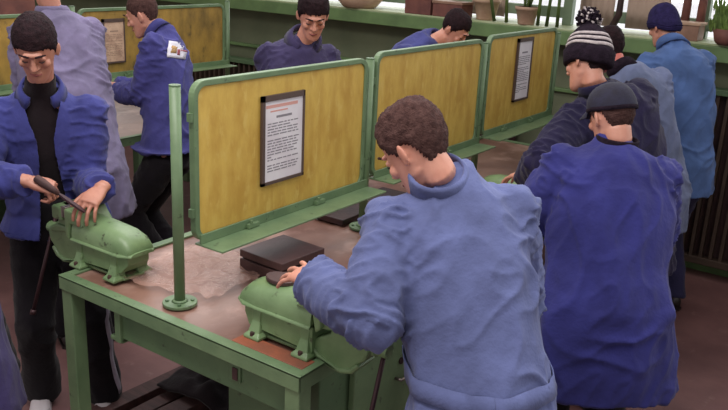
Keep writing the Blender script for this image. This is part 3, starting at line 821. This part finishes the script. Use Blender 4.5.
    rings = [ell(neck+u*.015, s*.062, f*.062, 24), ell(neck-u*.012, s*.085, f*.075, 24), ell(neck-u*.045, s*.120*fx, f*.098*fx, 24, 2.1),
             ell(neck-u*.09, s*.168*fx, f*.120*fx, 24, 2.2), ell(neck-u*.15, s*.195*fx, f*.135*fx, 24, 2.3), ell(neck-u*.24, s*.200*fx, f*.145*fx, 24, 2.3), ell(neck-u*(L_*.62), s*.195*fx, f*.145*fx, 24, 2.3),
             ell(neck-u*(L_*.80), s*.190*fx, f*.145*fx, 24, 2.2)]
    hh = V((s.x, s.y, 0)).normalized(); pc = pelvis+u*.0
    fs = .09 if fshape is None else fshape
    rings.append(ell(pc+V((0, 0, .02)), hh*.205*fx, fh*(.165)*fx, 24, 2.2))
    n_ = 3
    for i in range(1, n_+1):
        z_ = pc.z+(hem-pc.z)*i/n_
        rings.append(ell(V((pc.x, pc.y, z_))+fh*fs*.3*i/n_, hh*(.210+flare*i/n_)*fx, fh*(.170+flare*i/n_)*fx, 24, 2.2))
    loft(b, rings)
    for sh, e, w, sg in ((sl, eL, wl, 1), (sr, eR, wr, -1)):
        q = sleeve; inn = neck-u*.135+s*sg*.06
        cuff = w+(w-e).normalized()*(cuffx[0] if sg == 1 else cuffx[1])
        tube(b, [inn, sh, sh.lerp(e, .35), sh.lerp(e, .8), e, e.lerp(cuff, .3), e.lerp(cuff, .75), cuff], [.078*q, .072*q, .072*q, .068*q, .066*q, .064*q, .058*q, .053*q], 20)
        ball(b, sh, .072*q, 2); ball(b, e, .066*q, 2)
        ball(b, sh-u*.06-s*sg*.02, (.078*q,)*3, 2)
    cm = cloth_mesh(b, vox, seed, amp, 4, [(sl, eL, 0), (eL, wl, .3), (sr, eR, 5), (eR, wr, 5.3)])
    bv = bvh_of(cm)
    if open_front:
        b = B(); b.from_mesh(cm)
        bad = []
        for fc in b.faces:
            p = fc.calc_center_median()-neck
            q_ = -p.dot(u); x_ = p.dot(s); y_ = p.dot(f)
            hw = .030+.045*max(0, 1-q_/.16)+max(0, q_-.25)*.10
            if y_ > .028 and abs(x_-.008) < hw and fc.normal.dot(f) > .1: bad.append(fc)
        bmesh.ops.delete(b, geom=bad, context='FACES')
        for _ in range(5):
            bmesh.ops.smooth_vert(b, verts=[v for v in b.verts if v.is_boundary], factor=.5, use_axis_x=True, use_axis_y=True, use_axis_z=True)
        bmesh.ops.solidify(b, geom=b.faces[:], thickness=.004)
        b.to_mesh(cm); b.free()
        q = B()
        A0 = neck-u*.05+f*.006; uc = (head-hup*.085*hk-hf*.022-A0).normalized(); fc = s.cross(uc).normalized()
        loft(q, [ell(A0+uc*.115, s*.056, fc*.058, 20), ell(A0+uc*.06, s*.062, fc*.062, 20), ell(neck+u*.0, s*.07, f*.068, 20), ell(neck-u*.045, s*.085, f*.08, 20), ell(neck-u*.10, s*.12, f*.10, 20), ell(neck-u*.22, s*.15, f*.122, 20), ell(neck-u*(L_*.8), s*.165, f*.12, 20), ell(neck-u*(L_+.02), s*.165, f*.125, 20)])
        obj_me('shirt', cloth_mesh(q, .010, seed+4, .004, 2), M['black_shirt'], t, True, world=True)
    ct = obj_me('coat', cm, M[coat], t, True, world=True)
    # collar: a folded band round the neck
    if collar:
        n = 40; R = []; A0 = neck-u*.05+f*.006; uc = (head-hup*.085*hk-hf*.022-A0).normalized(); fc = s.cross(uc).normalized(); nc = A0+uc*.045
        for i in range(n+1):
            th = math.radians(-148+296*i/n) if collar == 'fold' else math.radians(-172+344*i/n)   # measured from the back
            bk = -math.cos(th); sd = math.sin(th)
            drp = .018*(1+bk)
            def P(r, h): return nc+s*sd*r*1.06*colr+fc*bk*r*1.06*colr+uc*(h-drp)
            prof = [P(.066, .010), P(.064, .052*colh), P(.070, .058*colh), P(.077, .050*colh), P(.094, .004)] if collar == 'fold' else [P(.067, .0), P(.064, .052), P(.068, .055), P(.073, .050), P(.078, .0)]
            R.append(prof)
        q = B(); loft(q, R); obj('collar', q, M[coat] if collar != 'knit' else M['black_knit'], ct, True, world=True)
    if belt:
        g = []
        for dz_ in (-.022, 0, .022):
            row = []
            for i in range(61):
                th = 2*math.pi*i/60; dr = hh*math.sin(th)-fh*math.cos(th)
                c_ = V((pelvis.x, pelvis.y, belt+dz_)).lerp(V((neck.x, neck.y, belt+dz_)), max(0, (belt-pelvis.z)/(neck.z-pelvis.z)))
                row.append((c_+dr*.6, -dr))
            g.append(row)
        decal(bv, g, M[coat], 'belt', ct, .005, .004)
    if badge:
        c_, dr, w_, h_ = V(badge[0]), V(badge[1]).normalized(), badge[2], badge[3]
        ax = dr.cross(Z).normalized(); ay = ax.cross(dr)
        def grid(x0, x1, y0, y1, n=6): return [[(c_-dr*.3+ax*(x0+(x1-x0)*i/n)+ay*(y0+(y1-y0)*j/n), dr) for i in range(n+1)] for j in range(n+1)]
        bd = decal(bv, grid(-w_, w_, -h_, h_), M['badge_white'], 'badge', ct, .006)
        if bd:
            decal(bv, grid(-w_*.1, w_*.15, -h_*.6, h_*.1, 3), M['badge_red'], 'badge_mark', ct, .0075)
            decal(bv, grid(-w_*.65, -w_*.15, -h_*.45, h_*.45, 3), M['badge_gold'], 'badge_mark', ct, .0075)
            decal(bv, grid(w_*.2, w_*.7, -h_*.05, h_*.15, 3), M['badge_red'], 'badge_mark', ct, .0075)
    return dict(t=t, ct=ct, bv=bv, neck=neck, u=u, s=s, f=f, fh=fh, wl=wl, wr=wr, eL=eL, eR=eR, HM=HM, cm=cm)

# hats
def shell(rings, HM, smooth=True):
    b = B(); loft(b, [[HM @ p for p in r] for r in rings]); return b
def cranial(z, g, sc=1):
    """ring round the skull at height z, grown by g"""
    R = head_rings(g, -.2, 36); zs = [r[0].z for r in R]
    for a, b_, z0, z1 in zip(R, R[1:], zs, zs[1:]):
        if z0 <= z <= z1:
            k = (z-z0)/(z1-z0); return [p.lerp(q, k) for p, q in zip(a, b_)]
    return R[-1]
def tilted(ring, back):   # lower the ring at the back
    return [V((p.x, p.y, p.z-(back if p.y < 0 else -back*.3)*min(1, abs(p.y)/.09))) for p in ring]
def dome(z, g, z0=.045, H=.085, e=2.2, back=.03):
    """hat ring: skull outline below z0, rounded crown of height H above"""
    if z <= z0: return tilted(cranial(z, g), back)
    k = max(.02, 1-((z-z0)/H)**e)**(1/e); base = tilted(cranial(z0, g), back)
    c_ = V((0, -.006, 0))
    return [V((c_.x+(p.x-c_.x)*k, c_.y+(p.y-c_.y)*k, z+(p.z-z0)*max(0, 1-(z-z0)/H))) for p in base]
def pompom_hat(t, HM, seed):
    cr = dict(z0=.06, H=.125, e=1.75, back=.03)
    zz = [.066, .08, .095, .11, .125, .14, .155, .168, .178, .183]
    hat = obj('knit_hat', shell([dome(z, g, **cr) for z, g in [(-.010, .010), (-.013, .020), (-.004, .027), (.05, .028), (.062, .022)]+[(z, .019) for z in zz]], HM), M['black_knit'], t, True, world=True)
    for z0 in (.074, .096, .117):
        obj('stripe', shell([dome(z, g, **cr) for z, g in ((z0-.0065, .017), (z0-.006, .0225), (z0+.006, .0225), (z0+.0065, .017))], HM), M['white_knit'], hat, True, world=True)
    q = B(); random.seed(5)
    c_ = V((0, -.006, .205))
    for i in range(240):
        d_ = V((random.gauss(0, 1), random.gauss(0, 1), random.gauss(0, 1))).normalized()
        r_ = random.uniform(.044, .060); sd = d_.cross(V((random.random(), random.random(), .3))).normalized()*.006
        tube(q, [HM @ (c_+d_*.012), HM @ (c_+d_*r_*.6+sd), HM @ (c_+d_*r_)], [.005, .006, .006], 5)
    ball(q, HM @ c_, .040, 2)
    pp = obj('pompom', q, M['black_knit'], hat, world=True)
    q = B()
    for i in range(55):
        d_ = V((random.gauss(0, 1), random.gauss(0, 1), random.gauss(0, 1))).normalized(); r_ = random.uniform(.052, .064)
        tube(q, [HM @ (c_+d_*.02), HM @ (c_+d_*r_)], [.003, .0055], 5)
    obj('white_yarn', q, M['white_knit'], pp, world=True)
def beanie(t, HM, seed):
    cr = dict(z0=.03, H=.115, e=2.3, back=.045)
    hat = obj('knit_hat', shell([dome(z, g, **cr) for z, g in [(-.010, .006), (-.014, .014), (.0, .019), (.035, .020), (.046, .014), (.06, .013), (.08, .013), (.10, .013), (.115, .013), (.128, .013), (.137, .013), (.142, .013)]], HM), M['navy_knit'], t, True, world=True)
    for z0 in (.008, .022):
        obj('rib', shell([dome(z, g, **cr) for z, g in ((z0-.003, .016), (z0-.002, .0225), (z0+.002, .0225), (z0+.003, .016))], HM), M['navy_knit'], hat, True, world=True)
def cap(t, HM, seed):
    cr = dict(z0=.035, H=.095, e=2.25, back=.012)
    hat = obj('cap', shell([dome(z, g, **cr) for z, g in [(.024, .008), (.022, .013), (.04, .0135), (.06, .0135), (.08, .013), (.095, .013), (.108, .013), (.118, .013), (.125, .013), (.129, .013)]], HM), M['cap'], t, True, world=True)
    obj('band', shell([dome(z, g, **cr) for z, g in ((.023, .012), (.024, .0155), (.036, .0158), (.038, .012))], HM), M['black_knit'], hat, True, world=True)
    q = B(); outs = []
    for i in range(17):
        a = math.radians(-62+124*i/16)
        i0 = V((.082*math.sin(a), .094*math.cos(a)+.002, .038)); i1 = V((.086*math.sin(a), .10*math.cos(a)+.07*max(0, math.cos(a*1.4))**.6, .026-.02*abs(math.sin(a))))
        outs.append([HM @ i0, HM @ (i0.lerp(i1, .5)+V((0, 0, .003))), HM @ i1, HM @ (i1-V((0, 0, .004))), HM @ (i0-V((0, 0, .004)))])
    loft(q, outs); obj('brim', q, M['cap'], hat, True, world=True)
    q = B(); ball(q, HM @ V((0, -.006, .131)), .007, 2); obj('button', q, M['cap'], hat, True, world=True)

for k_, c_ in dict(c_blue=(66, 70, 136), c_lav=(98, 107, 152), c_royal=(54, 56, 122), c_navy=(40, 36, 66), c_grey=(112, 122, 156), c_sky=(86, 114, 168),
                   c_plum=(66, 60, 96), c_blue2=(74, 78, 136), c_lilac=(124, 116, 148), c_indigo=(74, 74, 138), c_dusk=(72, 64, 112)).items():
    M[k_] = cloth('coat_'+k_, c_)
M['c_blue'].name = 'bright_blue_drill'; M['dark_blue_cloth'] = cloth('dark_blue_trouser_cloth', (52, 50, 84))
# A left boy filing
pA = person('boy with cropped black hair and open blue coat, filing at the left corner vise', (-2.97, 1.97, 0),
    pelvis=(-3.0, 1.99, .94), neck=(-2.892, 1.880, 1.509), s=(.62, .78, 0), head=(-2.784, 1.806, 1.687), hf=(.62, -.58, -.52),
    wr=(-2.693, 1.672, 1.207), wl=(-2.552, 1.890, 1.159), hr=((.5, .55, -.25), (.2, -.2, .9)), hl=((.25, -.75, -.32), (.2, -.1, .95)),
    er=(-.6, -.6, -.5), el=(-.3, .1, -1), fr=(-3.09, 1.90, 0), fl=(-2.84, 2.06, 0), coat='c_blue', hem=.88, flare=.02, vox=.007, amp=.012, seed=3,
    skin='skin_dark', open_front=True, shoes='white_shoe', curl=(.45, 1.0), stripe=('l', .65), colh=.8, collar='fold', hairkw=dict(front=.052, thick=.009), sleeve=1.12, hk=.96)
file_tool((-2.653, 1.681, 1.225), (-2.510, 1.782, 1.100), 'long dark steel file held by the left boy across the vise')
# B central boy
pB = person('brown haired boy in pale blue work coat bending over the near right vise', (-.80, 1.78, 0),
    pelvis=(-.80, 1.78, .93), neck=(-1.092, 1.983, 1.494), s=(-.74, -.66, -.05), head=(-1.145, 1.900, 1.572), hf=(-.76, .02, -.68),
    shl=(0,0,-.02), shr=(0,0,-.03), colh=1.45, colr=1.06, cuffx=(.008,-.012), wl=(-1.334, 1.706, 1.176), hl=((-.97, .25, -.05), (.25, -.35, .9)), el=(.2, -.75, -.75), wr=(-1.092, 1.962, 1.043), hr=((-.9, -.1, .1), (0, 0, 1)), er=(.5, .5, -.6),
    coat='c_lav', hem=.55, flare=.04, vox=.007, amp=.015, seed=21, hairm='hair_brown', belt=1.02, sleeve=1.28, curl=((.16,.2,.25,.3), .5), splayx=.24, trousers='dark_blue_cloth', hairkw=dict(thick=.012, rough=.009, nape=-.078), hk=1.04)
# C boy in cap
pC = person('boy in black cap and long royal blue coat seen from behind on the right', (-.80, 2.72, 0),
    pelvis=(-.80, 2.72, .93), neck=(-0.926, 2.937, 1.454), s=(-.80, -.60, 0), head=(-0.941, 2.939, 1.553), hf=(-.78, .50, -.38),
    wl=(-1.30, 2.92, 1.08), wr=(-0.885, 3.360, 0.990), er=(.3, .2, -1), coat='c_royal', hem=.61, flare=.05, vox=.008, amp=.016, seed=33,
    hair=True, hatfn=cap, fat=1.14, sleeve=1.2, hk=.95, collar='knit', hairkw=dict(front=.03, thick=.008, nape=-.07, zmax=.05), hairm='hair_brown')
# D pompom hat
pD = person('boy in striped pompom hat and dark navy coat reaching over the bench', (-.98, 3.72, 0),
    pelvis=(-1.02, 3.66, .93), neck=(-1.208, 3.574, 1.562), s=(-.55, -.83, 0), head=(-1.282, 3.561, 1.661), hup=(.30, .22, 1), hf=(-.88, .22, -.38),
    wl=(-1.421, 3.387, 1.129), hl=((-.95, .3, -.1), (0, 0, 1)), el=(-.2, -.9, -.7), wr=(-1.5, 3.95, 1.0), coat='c_navy', hem=.72, vox=.008, amp=.016, seed=41,
    hatfn=pompom_hat, fat=1.15, sleeve=1.3, hairkw=dict(front=.03, thick=.010, zmax=.04, nape=-.09))
# E grey blue
pE = person('boy in grey blue coat half hidden behind the pompom hat', (-1.0, 4.28, 0),
    pelvis=(-1.127, 4.377, 0.920), neck=(-1.327, 4.296, 1.564), s=(-.6, -.8, 0), head=(-1.451, 4.307, 1.649), hk=.92, hf=(-.9, .2, -.45),
    coat='c_grey', hem=.70, seed=52, skin='skin_red', wl=(-1.45, 4.1, 1.0), wr=(-1.45, 4.5, 1.0), collar='knit', amp=.014, hairkw=dict(front=.05))
# F beanie
pF = person('boy in navy knitted beanie and bright blue coat at the far right', (-1.03, 4.95, 0),
    pelvis=(-1.169, 4.992, 0.937), neck=(-1.297, 5.048, 1.644), s=(-.80, -.60, 0), head=(-1.392, 5.083, 1.739), hf=(-.85, .45, -.35),
    coat='c_sky', hem=.78, seed=63, fat=1.1, sleeve=1.05, hk=.95, hatfn=beanie, trousers='dark_blue_cloth', wl=(-1.45, 4.95, 1.05), wr=(-1.3, 5.3, 1.05), stripe=('l', -.6), hair=False, amp=.014, collar='fold')
# G behind the first screen
pG = person('boy with plum blue coat looking down behind the near yellow screen', (-2.98, 3.52, 0),
    pelvis=(-3.02, 3.54, .98), neck=(-2.883, 3.495, 1.612), s=(.55, .83, 0), head=(-2.765, 3.439, 1.753), hf=(.62, -.60, -.50),
    coat='c_plum', seed=71, wl=(-2.5, 3.6, 1.1), wr=(-2.5, 3.35, 1.1), hairkw=dict(front=.055), amp=.014, sleeve=1.15, fat=1.12, colr=1.1)
# H bowed
pH = person('boy bowed deeply with dark hair and blue coat behind the middle screen', (-2.95, 4.42, 0),
    pelvis=(-3.02, 4.42, .93), neck=(-2.596, 4.385, 1.589), s=(.1, .99, 0), head=(-2.482, 4.487, 1.649), hk=.92, hf=(.80, .05, -.60),
    coat='c_blue2', seed=81, wl=(-2.4, 4.55, 1.0), wr=(-2.4, 4.25, 1.0))
# I badge
pI = person('boy in blue coat with white badge standing in profile at the far bench', (-3.75, 3.36, 0),
    pelvis=(-3.708, 3.275, 0.868), neck=(-3.868, 3.370, 1.564), s=(.45, -.89, 0), head=(-3.946, 3.287, 1.655), hf=(-.80, -.50, -.36),
    coat='c_indigo', seed=92, wl=(-4.093, 3.194, 1.181), wr=(-4.214, 3.244, 1.197), badge=((-3.693, 3.328, 1.472), (-.6, .76, -.2), .05, .05), hem=.90,
    el=(.3, -.2, -.9), hairm='hair_brown', hairkw=dict(thick=.004, rough=.003), amp=.014, sleeve=1.1)
# J grey
pJ = person('boy in faded lilac grey coat seen from behind at the far bench', (-3.72, 2.52, 0),
    pelvis=(-3.451, 2.442, 1.058), neck=(-3.842, 2.613, 1.703), s=(-.45, -.9, 0), head=(-3.867, 2.589, 1.854), hf=(-.85, .3, -.42),
    coat='c_lilac', seed=101, wl=(-3.925, 2.665, 1.163), wr=(-3.749, 2.816, 1.237), er=(.1, 0, -1), amp=.014, fat=1.1, armx=1.03, sleeve=1.05)
# K at the left edge
pK = person('person in dusky violet coat cut off by the left edge of the photo', (-2.64, 1.13, 0),
    pelvis=(-2.615, 1.234, 0.892), neck=(-2.80, 1.02, 1.46), s=(-.8, -.6, 0), head=(-2.88, 1.04, 1.62), hf=(-.7, .6, -.3),
    coat='c_dusk', seed=111, hem=.45, flare=.05)


# ------------------------------------------------------------------ light
wd = bpy.data.worlds.new('world'); bpy.context.scene.world = wd; wd.use_nodes = True
nt = wd.node_tree; N = nt.nodes; L = nt.links
bg = N['Background']
tc = N.new('ShaderNodeTexCoord'); sp = N.new('ShaderNodeSeparateXYZ'); L.new(tc.outputs['Generated'], sp.inputs[0])
mr = N.new('ShaderNodeMapRange'); mr.inputs['From Min'].default_value = .15; mr.inputs['From Max'].default_value = .75
L.new(sp.outputs['Y'], mr.inputs['Value'])
mc = N.new('ShaderNodeMix'); mc.data_type = 'RGBA'; L.new(mr.outputs[0], mc.inputs[0])
mc.inputs[6].default_value = (.66, .61, .60, 1); mc.inputs[7].default_value = (3.0, 3.0, 3.0, 1)
L.new(mc.outputs[2], bg.inputs['Color']); bg.inputs['Strength'].default_value = .93
def area(name, loc, target, sx, sy, e, c):
    l = bpy.data.lights.new(name, 'AREA'); l.shape = 'RECTANGLE'; l.size = sx; l.size_y = sy; l.energy = e; l.color = c
    o = bpy.data.objects.new(name, l); C.objects.link(o); o.location = loc
    o.rotation_euler = (V(target)-V(loc)).to_track_quat('-Z', 'Y').to_euler()
area('overhead_fill', (-1.6, .9, 3.6), (-1.8, 2.2, .8), 2.4, .8, 75, (1, .95, .93))  # added soft fill over the near bench, no such lamp is seen
area('overhead_fill', (-3.4, 3.4, 3.6), (-3.4, 3.4, 0), 2.4, .8, 30, (1, .95, .93))  # weaker added fill over the left side, its source is unseen too
sc = bpy.context.scene
sc.view_settings.view_transform = 'Standard'; sc.view_settings.look = 'None'
sc.view_settings.exposure = 0; sc.view_settings.gamma = 1; sc.view_settings.use_curve_mapping = False
